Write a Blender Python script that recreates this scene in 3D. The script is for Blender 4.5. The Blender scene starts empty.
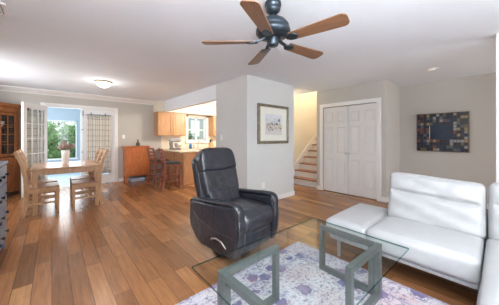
import bpy, bmesh, math, random
from mathutils import Vector, Matrix
random.seed(7)
S = bpy.context.scene
C = S.collection
PI = math.pi
R = math.radians

# ------------------------------------------------------------------ camera, world, light, exposure
cam = bpy.data.cameras.new('camera')
cam.sensor_width = 36.0
cam.lens = 222.0 / 499.0 * 36.0
cam.shift_y = -15.0 / 499.0
cam.clip_start = 0.05
camo = bpy.data.objects.new('camera', cam)
C.objects.link(camo)
camo.location = (0, 0, 1.3)
camo.rotation_euler = (PI / 2, 0, -math.atan2(0.665, 0.747))
S.camera = camo

S.view_settings.view_transform = 'Standard'
S.view_settings.look = 'None'
S.view_settings.exposure = 0.95
S.view_settings.gamma = 1.0
S.view_settings.use_curve_mapping = False
S.cycles.max_bounces = 10
S.cycles.diffuse_bounces = 6
S.cycles.transparent_max_bounces = 16
S.cycles.caustics_reflective = False
S.cycles.caustics_refractive = False
S.cycles.sample_clamp_indirect = 6.0

w = bpy.data.worlds.new('sky')
S.world = w
w.use_nodes = True
bg = w.node_tree.nodes['Background']
bg.inputs[0].default_value = (0.86, 0.93, 1.0, 1)
bg.inputs[1].default_value = 1.25


def area(name, loc, rot, sx, sy, power, col=(1, 1, 1)):
    l = bpy.data.lights.new(name, 'AREA')
    l.shape = 'RECTANGLE'
    l.size, l.size_y, l.energy, l.color = sx, sy, power, col
    o = bpy.data.objects.new(name, l)
    C.objects.link(o)
    o.location = loc
    o.rotation_euler = rot
    return o


# daylight entering through windows behind and beside the camera, plus added dining fill
area('daylight_rear_window', (1.7, -2.55, 1.45), (R(90), 0, 0), 2.7, 1.7, 27, (0.93, 0.97, 1.0))
area('daylight_side_window', (-0.88, -1.0, 1.5), (R(90), 0, R(-90)), 1.7, 1.6, 15, (0.93, 0.97, 1.0))
area('added_dining_fill', (-1.36, 5.6, 1.55), (R(90), 0, R(-90)), 1.3, 1.3, 24, (0.95, 0.97, 1.0))  # added fill to even out the dining area; the left wall is solid here
area('daylight_entry', (4.9, -2.5, 1.3), (R(90), 0, 0), 1.2, 2.0, 22, (1.0, 0.96, 0.92))
area('daylight_sunroom', (-3.2, 9.0, 1.5), (R(90), 0, R(-90)), 2.4, 1.8, 60, (0.93, 0.97, 1.0))
area('daylight_patio', (0.2, 10.3, 1.4), (R(90), 0, R(180)), 3.0, 1.5, 28, (0.97, 0.98, 1.0))
# added up-facing fill lamp behind the camera, bounced off the ceiling
area('ceiling_bounce_fill', (0.1, -0.5, 1.75), (R(180), 0, 0), 0.6, 0.6, 140, (0.95, 0.975, 1.0))


def point(name, loc, power, col, r=0.08):
    l = bpy.data.lights.new(name, 'POINT')
    l.energy, l.color, l.shadow_soft_size = power, col, r
    o = bpy.data.objects.new(name, l)
    C.objects.link(o)
    o.location = loc
    return o


point('dining_dome_lamp', (0.80, 5.45, 2.26), 4, (1.0, 0.95, 0.88), 0.12)
point('kitchen_ceiling_lamp', (4.2, 5.6, 2.3), 85, (1.0, 0.92, 0.80), 0.15)
point('stairwell_lamp', (6.0, 3.5, 4.2), 58, (1.0, 0.92, 0.79), 0.12)
point('stair_hall_lamp', (4.6, 3.75, 2.25), 4, (1.0, 0.82, 0.55), 0.1)


# ------------------------------------------------------------------ helpers
def mat(name, col, rough=0.5, metal=0.0, noise=0.0, nscale=8.0, bump=0.0, bscale=60.0, coat=0.0, stretch=None,
        emis=0.0, spec=0.5):
    m = bpy.data.materials.new(name)
    m.use_nodes = True
    nt = m.node_tree
    b = nt.nodes['Principled BSDF']
    b.inputs['Base Color'].default_value = (*col, 1)
    b.inputs['Roughness'].default_value = rough
    b.inputs['Metallic'].default_value = metal
    b.inputs['Coat Weight'].default_value = coat
    b.inputs['Specular IOR Level'].default_value = spec
    tc = nt.nodes.new('ShaderNodeTexCoord')
    mp = nt.nodes.new('ShaderNodeMapping')
    nt.links.new(tc.outputs['Object'], mp.inputs['Vector'])
    if stretch:
        mp.inputs['Scale'].default_value = stretch
    n = nt.nodes.new('ShaderNodeTexNoise')
    n.inputs['Scale'].default_value = nscale
    n.inputs['Detail'].default_value = 5
    nt.links.new(mp.outputs['Vector'], n.inputs['Vector'])
    if noise > 0:
        r = nt.nodes.new('ShaderNodeValToRGB')
        r.color_ramp.elements[0].position = 0.3
        r.color_ramp.elements[1].position = 0.7
        r.color_ramp.elements[0].color = (*[max(0, c * (1 - noise)) for c in col], 1)
        r.color_ramp.elements[1].color = (*[min(1, c * (1 + noise)) for c in col], 1)
        nt.links.new(n.outputs['Fac'], r.inputs['Fac'])
        nt.links.new(r.outputs['Color'], b.inputs['Base Color'])
    if bump > 0:
        n2 = nt.nodes.new('ShaderNodeTexNoise')
        n2.inputs['Scale'].default_value = bscale
        nt.links.new(mp.outputs['Vector'], n2.inputs['Vector'])
        bp = nt.nodes.new('ShaderNodeBump')
        bp.inputs['Strength'].default_value = bump
        bp.inputs['Distance'].default_value = 0.01
        nt.links.new(n2.outputs['Fac'], bp.inputs['Height'])
        nt.links.new(bp.outputs['Normal'], b.inputs['Normal'])
    if emis > 0:
        b.inputs['Emission Color'].default_value = (*col, 1)
        b.inputs['Emission Strength'].default_value = emis
    return m


def obj(name, bm, m, parent=None, bevel=0.0, seg=2, smooth=False, subsurf=0, loc=None, rotz=0.0):
    bmesh.ops.recalc_face_normals(bm, faces=bm.faces[:])
    me = bpy.data.meshes.new(name)
    bm.to_mesh(me)
    bm.free()
    for mm in (m if isinstance(m, (list, tuple)) else [m]):
        me.materials.append(mm)
    o = bpy.data.objects.new(name, me)
    C.objects.link(o)
    if parent:
        o.parent = parent
    if loc:
        o.location = loc
        o.rotation_euler = (0, 0, rotz)
    if smooth:
        for p in me.polygons:
            p.use_smooth = True
    if bevel > 0:
        b = o.modifiers.new('bevel', 'BEVEL')
        b.width = bevel
        b.segments = seg
        b.limit_method = 'ANGLE'
        b.angle_limit = R(40)
    if subsurf:
        s = o.modifiers.new('sub', 'SUBSURF')
        s.levels = s.render_levels = subsurf
    return o


def thing(name, label, cat, loc=(0, 0, 0), rotz=0.0, group=None):
    o = bpy.data.objects.new(name, None)
    C.objects.link(o)
    o.location = loc
    o.rotation_euler = (0, 0, rotz)
    return tag(o, label, cat, group)


def tag(o, label, cat, group=None):
    o['label'] = label
    o['category'] = cat
    if group:
        o['group'] = group
    return o


def struct(name, bm, m, parent=None, **k):
    o = obj(name, bm, m, parent, **k)
    o['kind'] = 'structure'
    return o


def B(*boxes):
    bm = bmesh.new()
    for b in boxes:
        box(bm, *b)
    return bm


def box(bm, x0, x1, y0, y1, z0, z1, mi=0, M=None):
    g = bmesh.ops.create_cube(bm, size=1.0)
    vs = g['verts']
    for v in vs:
        v.co = Vector((x0 + (v.co.x + .5) * (x1 - x0), y0 + (v.co.y + .5) * (y1 - y0), z0 + (v.co.z + .5) * (z1 - z0)))
        if M is not None:
            v.co = M @ v.co
    if mi:
        for f in {f for v in vs for f in v.link_faces}:
            f.material_index = mi
    return vs


def cyl(bm, p0, p1, r0, r1=None, seg=20):
    p0, p1 = Vector(p0), Vector(p1)
    d = p1 - p0
    q = d.to_track_quat('Z', 'Y').to_matrix().to_4x4()
    M = Matrix.Translation((p0 + p1) / 2) @ q
    bmesh.ops.create_cone(bm, cap_ends=True, segments=seg, radius1=r0, radius2=r0 if r1 is None else r1,
                          depth=d.length, matrix=M)


def lathe(bm, prof, c=(0, 0, 0), seg=32, M=None):
    rings = []
    for r, z in prof:
        ring = []
        for i in range(seg):
            a = 2 * PI * i / seg
            p = Vector((c[0] + r * math.cos(a), c[1] + r * math.sin(a), c[2] + z))
            ring.append(bm.verts.new(M @ p if M is not None else p))
        rings.append(ring)
    for a, b in zip(rings, rings[1:]):
        for i in range(seg):
            j = (i + 1) % seg
            bm.faces.new((a[i], a[j], b[j], b[i]))
    if prof[0][0] > 1e-5:
        bm.faces.new(rings[0][::-1])
    if prof[-1][0] > 1e-5:
        bm.faces.new(rings[-1])
    bmesh.ops.remove_doubles(bm, verts=[v for r in rings for v in r], dist=1e-6)


def sweep(bm, pts, hw, hd, side=(0, 1, 0), n=4, sc=None):
    """sweep a rectangular (n=4) or elliptical section; hw along side, hd across it"""
    pts = [Vector(p) for p in pts]
    side = Vector(side).normalized()
    rings = []
    for i, p in enumerate(pts):
        a = pts[max(0, i - 1)]
        b = pts[min(len(pts) - 1, i + 1)]
        t = (b - a).normalized()
        up = t.cross(side)
        if up.length < 1e-4:
            up = t.orthogonal()
        up.normalize()
        s2 = up.cross(t).normalized()
        k = sc[i] if sc else 1.0
        ring = []
        if n == 4:
            offs = [(-1, -1), (1, -1), (1, 1), (-1, 1)]
        else:
            offs = [(math.cos(2 * PI * j / n), math.sin(2 * PI * j / n)) for j in range(n)]
        for u, v in offs:
            ring.append(bm.verts.new(p + s2 * (u * hw * k) + up * (v * hd * k)))
        rings.append(ring)
    for a, b in zip(rings, rings[1:]):
        for i in range(n):
            j = (i + 1) % n
            bm.faces.new((a[i], a[j], b[j], b[i]))
    bm.faces.new(rings[0][::-1])
    bm.faces.new(rings[-1])


def tube(bm, pts, r, n=10, sc=None):
    sweep(bm, pts, r, r, (0.123, 0.456, 0.88), n, sc)


def prism(bm, poly, axis, a0, a1):
    """extrude 2D polygon: axis 'x' -> poly in (y,z); 'y' -> (x,z); 'z' -> (x,y)"""
    def P(u, v, a):
        return {'x': (a, u, v), 'y': (u, a, v), 'z': (u, v, a)}[axis]
    lo = [bm.verts.new(P(u, v, a0)) for u, v in poly]
    hi = [bm.verts.new(P(u, v, a1)) for u, v in poly]
    n = len(poly)
    bm.faces.new(lo[::-1])
    bm.faces.new(hi)
    for i in range(n):
        j = (i + 1) % n
        bm.faces.new((lo[i], lo[j], hi[j], hi[i]))


def cushion(bm, c, h, r, puff=(0, 0, 0), n=14, M=None, fn=None):
    """rounded box of half sizes h, corner radius r, faces bulging by puff; fn(p) may shape it further"""
    g = bmesh.new()
    bmesh.ops.create_cube(g, size=2.0)
    bmesh.ops.subdivide_edges(g, edges=g.edges[:], cuts=n, use_grid_fill=True)
    mp = {}
    for v in g.verts:
        p = v.co.copy()
        q = Vector([math.sin(p[i] * PI / 2) * 0.55 + p[i] * 0.45 for i in range(3)])
        w_ = Vector([q[i] * h[i] for i in range(3)])
        inner = Vector([max(-(h[i] - r), min(h[i] - r, w_[i])) for i in range(3)])
        d = w_ - inner
        if d.length > 1e-9:
            # distance to the box surface measured in the max norm, made round
            d = d.normalized() * (r if max(abs(q[0]), abs(q[1]), abs(q[2])) > 0.999 else d.length)
        s = inner + d
        for i in range(3):
            j, k = (i + 1) % 3, (i + 2) % 3
            if puff[i]:
                s[i] += (1 if p[i] > 0 else -1) * abs(p[i]) ** 3 * puff[i] * (1 - p[j] ** 2) ** .7 * (1 - p[k] ** 2) ** .7
        if fn:
            s = Vector(fn(s, p))
        s = s + Vector(c)
        if M is not None:
            s = M @ s
        mp[v] = bm.verts.new(s)
    for f in g.faces:
        bm.faces.new([mp[v] for v in f.verts])
    g.free()


def copy_tree(o, parent=None):
    c = o.copy()
    C.objects.link(c)
    if parent:
        c.parent = parent
    for ch in [x for x in S.objects if x.parent == o]:
        copy_tree(ch, c)
    return c


# ------------------------------------------------------------------ materials
m_wall = mat('greige_wall_paint', (0.505, 0.485, 0.45), 0.85, noise=0.02, nscale=2, bump=0.05, bscale=200)
m_wallc = mat('cool_light_wall_paint', (0.60, 0.61, 0.605), 0.85, noise=0.02, nscale=2, bump=0.05, bscale=200)
m_warm = mat('cream_wall_paint', (0.76, 0.71, 0.60), 0.85, noise=0.02, nscale=2)
m_ceil = mat('ceiling_white_paint', (0.77, 0.81, 0.86), 0.9, noise=0.01, nscale=2)
m_trim = mat('white_trim_paint', (0.80, 0.79, 0.78), 0.4, noise=0.01)
m_door = mat('white_door_paint', (0.76, 0.75, 0.74), 0.4, noise=0.01)
m_blue = mat('sunroom_blue_wall', (0.46, 0.53, 0.59), 0.8, noise=0.03)
m_oak = mat('golden_oak', (0.52, 0.28, 0.135), 0.42, noise=0.16, nscale=6, stretch=(6, 6, 0.8))
m_pine = mat('light_dining_wood', (0.50, 0.30, 0.155), 0.35, noise=0.18, nscale=6, stretch=(4, 4, 1))
m_tabletop = mat('dining_tabletop_wood', (0.50, 0.30, 0.17), 0.22, noise=0.18, nscale=5, stretch=(1, 8, 1))
m_cherry = mat('red_cherry_wood', (0.50, 0.155, 0.045), 0.33, noise=0.25, nscale=6, stretch=(6, 6, 0.8))
m_mahog = mat('dark_mahogany', (0.25, 0.07, 0.035), 0.3, noise=0.25, nscale=6, stretch=(6, 6, 1))
m_cab = mat('cabinet_honey_red_wood', (0.30, 0.105, 0.035), 0.35, noise=0.25, nscale=5, stretch=(6, 6, 0.8))
m_black = mat('black_plastic', (0.012, 0.012, 0.014), 0.4)
m_fanmetal = mat('pewter_fan_metal', (0.05, 0.065, 0.082), 0.35, metal=0.75, noise=0.1)
m_blade = mat('walnut_fan_blade', (0.20, 0.10, 0.052), 0.4, noise=0.22, nscale=5, stretch=(1, 14, 1))
m_steel = mat('brushed_steel', (0.62, 0.62, 0.62), 0.28, metal=1.0, noise=0.05)
m_bronze = mat('aged_bronze', (0.10, 0.07, 0.05), 0.4, metal=0.8)
m_grey = mat('grey_metal_paint', (0.13, 0.145, 0.142), 0.38, metal=0.35, noise=0.06, nscale=12)
m_leather = mat('charcoal_leather', (0.016, 0.018, 0.026), 0.32, noise=0.5, nscale=9, bump=1.0, bscale=15, spec=0.7, coat=0.2)
m_stitch = mat('grey_stitching', (0.11, 0.11, 0.125), 0.7)
m_white_l = mat('white_leather', (0.43, 0.432, 0.435), 0.45, noise=0.04, nscale=6, bump=0.4, bscale=14)
m_counter = mat('beige_stone_counter', (0.62, 0.50, 0.37), 0.25, noise=0.2, nscale=30)
m_tile = mat('cream_backsplash', (0.72, 0.66, 0.55), 0.3, noise=0.06, nscale=20)
m_dresser = mat('blue_grey_dresser_paint', (0.17, 0.20, 0.26), 0.5, noise=0.12, nscale=14)
m_bluefoot = mat('bright_blue_plastic', (0.02, 0.13, 0.42), 0.4)
m_porc = mat('white_porcelain', (0.78, 0.75, 0.74), 0.3, noise=0.08, nscale=30)
m_plastic = mat('white_switch_plastic', (0.82, 0.82, 0.80), 0.35)
m_dark = mat('dark_cabinet_interior', (0.045, 0.022, 0.016), 0.7)
m_fabric_d = mat('black_seat_leather', (0.02, 0.018, 0.02), 0.4)
m_seat = mat('tan_chair_seat', (0.40, 0.22, 0.13), 0.35, noise=0.15)


def glass(name, tint=(0.95, 0.97, 0.96), refl=1.45):
    m = bpy.data.materials.new(name)
    m.use_nodes = True
    nt = m.node_tree
    nt.nodes.clear()
    out = nt.nodes.new('ShaderNodeOutputMaterial')
    tr = nt.nodes.new('ShaderNodeBsdfTransparent')
    tr.inputs[0].default_value = (*tint, 1)
    gl = nt.nodes.new('ShaderNodeBsdfGlossy')
    gl.inputs['Roughness'].default_value = 0.02
    lw = nt.nodes.new('ShaderNodeLayerWeight')
    lw.inputs[0].default_value = 0.5
    pw = nt.nodes.new('ShaderNodeMath')
    pw.operation = 'POWER'
    pw.inputs[1].default_value = 6.0
    nt.links.new(lw.outputs['Facing'], pw.inputs[0])
    fr = nt.nodes.new('ShaderNodeMapRange')
    f0 = ((refl - 1) / (refl + 1)) ** 2
    fr.inputs['To Min'].default_value = f0
    fr.inputs['To Max'].default_value = 1.0
    nt.links.new(pw.outputs[0], fr.inputs['Value'])
    mx = nt.nodes.new('ShaderNodeMixShader')
    nt.links.new(fr.outputs[0], mx.inputs[0])
    nt.links.new(tr.outputs[0], mx.inputs[1])
    nt.links.new(gl.outputs[0], mx.inputs[2])
    nt.links.new(mx.outputs[0], out.inputs[0])
    return m


m_glass = glass('window_glass')
m_tglass = glass('table_glass', (0.945, 0.975, 0.965), 1.32)
m_tedge = glass('table_glass_edge', (0.16, 0.36, 0.34), 1.5)


def floor_mat():
    m = bpy.data.materials.new('hardwood_plank_floor')
    m.use_nodes = True
    nt = m.node_tree
    N, L = nt.nodes, nt.links
    b = N['Principled BSDF']
    tc = N.new('ShaderNodeTexCoord')
    sp = N.new('ShaderNodeSeparateXYZ')
    L.new(tc.outputs['Object'], sp.inputs[0])
    cb = N.new('ShaderNodeCombineXYZ')
    L.new(sp.outputs['Y'], cb.inputs['X'])
    L.new(sp.outputs['X'], cb.inputs['Y'])

    def brick(c1, c2, mortar, off):
        br = N.new('ShaderNodeTexBrick')
        br.offset = 0.37
        br.offset_frequency = 2
        br.inputs['Color1'].default_value = c1
        br.inputs['Color2'].default_value = c2
        br.inputs['Mortar'].default_value = mortar
        br.inputs['Scale'].default_value = 1.0
        br.inputs['Mortar Size'].default_value = 0.0022
        br.inputs['Mortar Smooth'].default_value = 0.3
        br.inputs['Bias'].default_value = off
        br.inputs['Brick Width'].default_value = 1.05
        br.inputs['Row Height'].default_value = 0.127
        L.new(cb.outputs[0], br.inputs['Vector'])
        return br
    br = brick((0, 0, 0, 1), (1, 1, 1, 1), (0.5, 0.5, 0.5, 1), 0.0)
    tone = N.new('ShaderNodeValToRGB')
    e = tone.color_ramp.elements
    e[0].position, e[0].color = 0.0, (0.195, 0.085, 0.034, 1)
    e[1].position, e[1].color = 1.0, (0.44, 0.225, 0.09, 1)
    for p_, c_ in ((0.35, (0.26, 0.114, 0.046, 1)), (0.7, (0.33, 0.148, 0.060, 1)), (0.9, (0.37, 0.172, 0.07, 1))):
        q_ = e.new(p_)
        q_.color = c_
    L.new(br.outputs['Color'], tone.inputs[0])
    seam = N.new('ShaderNodeMix')
    seam.data_type = 'RGBA'
    L.new(br.outputs['Fac'], seam.inputs[0])
    L.new(tone.outputs[0], seam.inputs[6])
    seam.inputs[7].default_value = (0.09, 0.04, 0.02, 1)
    mp = N.new('ShaderNodeMapping')
    mp.inputs['Scale'].default_value = (16, 1.3, 1)
    L.new(tc.outputs['Object'], mp.inputs[0])
    n = N.new('ShaderNodeTexNoise')
    n.inputs['Scale'].default_value = 2.2
    n.inputs['Detail'].default_value = 7
    n.inputs['Roughness'].default_value = 0.65
    L.new(mp.outputs[0], n.inputs['Vector'])
    rp = N.new('ShaderNodeValToRGB')
    rp.color_ramp.elements[0].position = 0.3
    rp.color_ramp.elements[0].color = (0.72, 0.68, 0.66, 1)
    rp.color_ramp.elements[1].position = 0.72
    rp.color_ramp.elements[1].color = (1.18, 1.16, 1.12, 1)
    L.new(n.outputs['Fac'], rp.inputs[0])
    mx = N.new('ShaderNodeMix')
    mx.data_type = 'RGBA'
    mx.blend_type = 'MULTIPLY'
    mx.inputs[0].default_value = 1
    L.new(seam.outputs[2], mx.inputs[6])
    L.new(rp.outputs['Color'], mx.inputs[7])
    L.new(mx.outputs[2], b.inputs['Base Color'])
    b.inputs['Roughness'].default_value = 0.24
    b.inputs['Specular IOR Level'].default_value = 0.5
    return m


def rug_mat(hx, hy):
    m = bpy.data.materials.new('distressed_persian_rug')
    m.use_nodes = True
    nt = m.node_tree
    N, L = nt.nodes, nt.links
    b = N['Principled BSDF']
    b.inputs['Roughness'].default_value = 0.95
    b.inputs['Specular IOR Level'].default_value = 0.1
    tc = N.new('ShaderNodeTexCoord')
    sp = N.new('ShaderNodeSeparateXYZ')
    L.new(tc.outputs['Object'], sp.inputs[0])

    def mth(op, a, b_=None):
        q = N.new('ShaderNodeMath')
        q.operation = op
        for i, v in enumerate((a, b_)):
            if v is None:
                continue
            if isinstance(v, (int, float)):
                q.inputs[i].default_value = v
            else:
                L.new(v, q.inputs[i])
        return q.outputs[0]
    ax = mth('ABSOLUTE', sp.outputs['X'])
    ay = mth('ABSOLUTE', sp.outputs['Y'])
    cb = N.new('ShaderNodeCombineXYZ')
    L.new(ax, cb.inputs[0])
    L.new(ay, cb.inputs[1])

    def ramp(src, stops):
        r = N.new('ShaderNodeValToRGB')
        e = r.color_ramp.elements
        e[0].position, e[0].color = stops[0][0], (*stops[0][1], 1)
        e[1].position, e[1].color = stops[-1][0], (*stops[-1][1], 1)
        for p, c in stops[1:-1]:
            q = e.new(p)
            q.color = (*c, 1)
        L.new(src, r.inputs[0])
        return r.outputs[0]

    def mix(f, a, c, mode='MIX'):
        q = N.new('ShaderNodeMix')
        q.data_type = 'RGBA'
        q.blend_type = mode
        for i, v in ((0, f), (6, a), (7, c)):
            if isinstance(v, (int, float)):
                q.inputs[i].default_value = v
            elif isinstance(v, tuple):
                q.inputs[i].default_value = (*v, 1)
            else:
                L.new(v, q.inputs[i])
        return q.outputs[2]

    def vor(scale, feat='F1'):
        v = N.new('ShaderNodeTexVoronoi')
        v.feature = feat
        v.inputs['Scale'].default_value = scale
        L.new(cb.outputs[0], v.inputs['Vector'])
        return v

    def noise(scale, det=4, vec=None):
        n = N.new('ShaderNodeTexNoise')
        n.inputs['Scale'].default_value = scale
        n.inputs['Detail'].default_value = det
        L.new(vec or cb.outputs[0], n.inputs['Vector'])
        return n.outputs['Fac']
    base = ramp(noise(2.2, 3), [(0.35, (0.58, 0.55, 0.62)), (0.5, (0.68, 0.64, 0.66)), (0.68, (0.60, 0.47, 0.48))])
    # large flower medallions
    v1 = vor(5.0)
    d1 = mth('SUBTRACT', v1.outputs['Distance'], mth('MULTIPLY', noise(26, 3), 0.35))
    big = ramp(d1, [(0.0, (1, 1, 1)), (0.13, (1, 1, 1)), (0.15, (0, 0, 0)), (0.21, (0, 0, 0)), (0.23, (0.8,) * 3), (0.27, (0, 0, 0))])
    col = mix(mth('MULTIPLY', big, 0.95), base, ramp(noise(3.5, 2), [(0.4, (0.10, 0.11, 0.26)), (0.62, (0.28, 0.17, 0.28))]))
    # small blossoms, leaves and outlines
    v2 = vor(21)
    sm = ramp(v2.outputs['Distance'], [(0.22, (1, 1, 1)), (0.28, (0, 0, 0)), (0.34, (0, 0, 0)), (0.37, (0.8,) * 3), (0.42, (0, 0, 0))])
    sel = N.new('ShaderNodeSeparateColor')
    L.new(v2.outputs['Color'], sel.inputs[0])
    cc = ramp(sel.outputs[0], [(0.0, (0.13, 0.14, 0.25)), (0.45, (0.20, 0.21, 0.35)), (0.6, (0.42, 0.20, 0.19)), (1.0, (0.22, 0.20, 0.30))])
    col = mix(mth('MULTIPLY', sm, 0.85), col, cc)
    vine = ramp(noise(24, 3), [(0.475, (0, 0, 0)), (0.49, (1, 1, 1)), (0.51, (1, 1, 1)), (0.525, (0, 0, 0))])
    col = mix(mth('MULTIPLY', vine, 0.75), col, (0.12, 0.12, 0.22))
    # border bands
    ex = mth('SUBTRACT', hx, ax)
    ey = mth('SUBTRACT', hy, ay)
    e = mth('MINIMUM', ex, ey)
    band = ramp(mth('MULTIPLY', e, 2.0), [(0.0, (0.3,) * 3), (0.05, (0.75,) * 3), (0.06, (0, 0, 0)), (0.42, (0, 0, 0)), (0.43, (0.8,) * 3),
                                          (0.48, (0.8,) * 3), (0.49, (0, 0, 0)), (0.60, (0, 0, 0)), (0.61, (0.6,) * 3), (0.64, (0, 0, 0))])
    col = mix(mth('MULTIPLY', band, 0.6), col, (0.22, 0.22, 0.36))
    wear = ramp(noise(5, 6, tc.outputs['Object']), [(0.46, (0, 0, 0)), (0.66, (1, 1, 1))])
    col = mix(mth('MULTIPLY', wear, 0.2), col, (0.63, 0.60, 0.64))
    L.new(col, b.inputs['Base Color'])
    n4 = N.new('ShaderNodeTexNoise')
    n4.inputs['Scale'].default_value = 300
    bp = N.new('ShaderNodeBump')
    bp.inputs['Strength'].default_value = 0.3
    bp.inputs['Distance'].default_value = 0.003
    L.new(n4.outputs['Fac'], bp.inputs['Height'])
    L.new(bp.outputs[0], b.inputs['Normal'])
    return m


m_floor = floor_mat()

# ------------------------------------------------------------------ the setting
H = 2.46
struct('floor', B((-1.6, 8.6, -2.75, 7.6, -0.1, 0)), m_floor)
struct('ceiling', B((-1.6, 4.97, -2.75, 7.6, H, H + .1), (4.97, 8.6, -2.75, 3.06, H, H + .1), (4.97, 8.6, 4.06, 7.6, H, H + .1)), m_ceil)


def wall(name, axis, a0, a1, u0, u1, z0, z1, holes, m, **k):
    """wall slab: axis 'y' -> thickness a0..a1 in y, runs u0..u1 in x; holes = (u0,u1,z0,z1)"""
    us = sorted({u0, u1, *[h[0] for h in holes], *[h[1] for h in holes]})
    bm = bmesh.new()
    for p, q in zip(us, us[1:]):
        hs = [h for h in holes if h[0] < (p + q) / 2 < h[1]]
        segs = [(z0, z1)]
        if hs:
            h = hs[0]
            segs = [s for s in ((z0, h[2]), (h[3], z1)) if s[1] - s[0] > 1e-4]
        for s in segs:
            if axis == 'y':
                box(bm, p, q, a0, a1, *s)
            else:
                box(bm, a0, a1, p, q, *s)
    return struct(name, bm, m, **k)


wall('wall_back', 'y', 7.45, 7.6, -1.5, 5.8, 0, H, [(-0.12, 1.36, 0, 2.09), (3.66, 4.38, 1.18, 2.05)], m_wall)
wall('wall_left', 'x', -1.5, -1.4, 4.7, 7.45, 0, H, [], m_wall)
wall('wall_left_near', 'x', -1.03, -0.93, -2.6, 4.7, 0, H, [(-1.9, -0.1, 0.7, 2.3)], m_wall)
struct('wall_left_return', B((-1.4, -1.03, 4.7, 4.8, 0, H)), m_wall)
wall('wall_rear', 'y', -2.7, -2.6, -1.03, 6.0, 0, H, [(0.3, 3.1, 0.55, 2.35), (4.3, 5.5, 0, 2.3)], m_wall)
struct('wall_right', B((3.72, 3.84, -2.6, 0.0, 0, H)), m_wall)
wall('wall_foyer', 'x', 5.9, 6.0, -2.6, 1.5, 0, H, [], m_wall)
wall('wall_closet', 'x', 5.0, 5.1, 1.5, 3.06, 0, H, [(1.67, 2.89, 0, 2.03)], m_wall)
struct('wall_closet_return', B((5.1, 6.0, 1.5, 1.6, 0, H)), m_wall)
struct('wall_closet_rear', B((5.75, 5.85, 1.6, 2.96, 0, H)), m_wall)
struct('wall_stair_near', B((5.1, 8.5, 2.96, 3.06, 0, 4.9)), m_warm)
struct('wall_stair_far', B((4.08, 8.5, 4.0, 4.11, 0, 4.9)), m_warm)
struct('wall_stair_end', B((8.4, 8.5, 3.06, 4.0, 0, 4.9)), m_warm)
struct('wall_stair_upper', B((4.87, 4.97, 2.96, 4.11, H + .1, 4.9)), m_warm)
struct('ceiling_stairwell', B((4.87, 8.5, 2.96, 4.11, 4.9, 5.0)), m_ceil)
struct('wall_picture', B((2.68, 4.08, 3.08, 4.11, 0, H)), m_wallc)
struct('beam_kitchen_opening', B((2.68, 2.80, 4.11, 7.05, 2.13, H)), m_ceil)
struct('wall_kitchen_right', B((5.7, 5.8, 4.11, 7.45, 0, H)), m_warm)
struct('kitchen_soffit_beam', B((2.46, 5.7, 7.05, 7.45, 2.12, H)), m_warm)


# crown moulding and baseboards
def crown(name, x0, x1, y):
    bm = bmesh.new()
    prism(bm, [(y, H - .11), (y - .012, H - .11), (y - .02, H - .09), (y - .12, H - .035), (y - .15, H - .02), (y - .15, H), (y, H)], 'x', x0, x1)
    struct(name, bm, m_trim)


crown('trim_1', -1.4, 2.46, 7.45)


def basebd(name, x0, x1, y0, y1, h=0.095):
    struct(name, B((x0, x1, y0, y1, 0, h)), m_trim, bevel=0.005)


basebd('baseboard_back', 1.47, 2.68, 7.434, 7.45)
basebd('baseboard_picture', 2.664, 4.096, 3.064, 3.08)
basebd('baseboard_picture_side', 2.664, 2.68, 3.08, 4.11)
basebd('baseboard_picture_end', 4.08, 4.096, 3.08, 4.0)
basebd('baseboard_closet_left', 4.984, 5.0, 2.965, 3.06)
basebd('baseboard_closet_right', 4.984, 5.0, 1.484, 1.595)
basebd('baseboard_closet_return', 5.0, 5.9, 1.484, 1.5)
basebd('baseboard_foyer', 5.884, 5.9, -2.6, 1.484)
basebd('baseboard_right', 3.704, 3.72, -2.6, 0.0)
basebd('baseboard_left', -0.93, -0.914, -2.6, 4.7)
# white casing on the end of the right-hand wall
struct('trim_2', B((3.70, 3.86, 0.0, 0.022, 0, H)), m_trim, bevel=0.004)

# windows behind the camera (they let the daylight in)
for nm, fr in (('window_3', [(0.3, 3.1, -2.69, -2.6, 0.55, 0.60), (0.3, 3.1, -2.69, -2.6, 2.30, 2.35), (0.3, 0.35, -2.69, -2.6, 0.6, 2.3),
                             (3.05, 3.1, -2.69, -2.6, 0.6, 2.3), (1.67, 1.73, -2.69, -2.6, 0.6, 2.3)]),
               ('window_4', [(-1.02, -0.95, -1.9, -0.1, 0.7, 0.75), (-1.02, -0.95, -1.9, -0.1, 2.25, 2.3), (-1.02, -0.95, -1.9, -1.85, 0.75, 2.25),
                             (-1.02, -0.95, -0.15, -0.1, 0.75, 2.25)])):
    struct(nm, B(*fr), m_trim)

# ------------------------------------------------------------------ closet doors
struct('trim_3', B((4.982, 5.0, 1.59, 1.67, 0, 2.03), (4.982, 5.0, 2.89, 2.97, 0, 2.03), (4.982, 5.0, 1.59, 2.97, 2.0301, 2.115)), m_trim, bevel=0.004)


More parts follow.
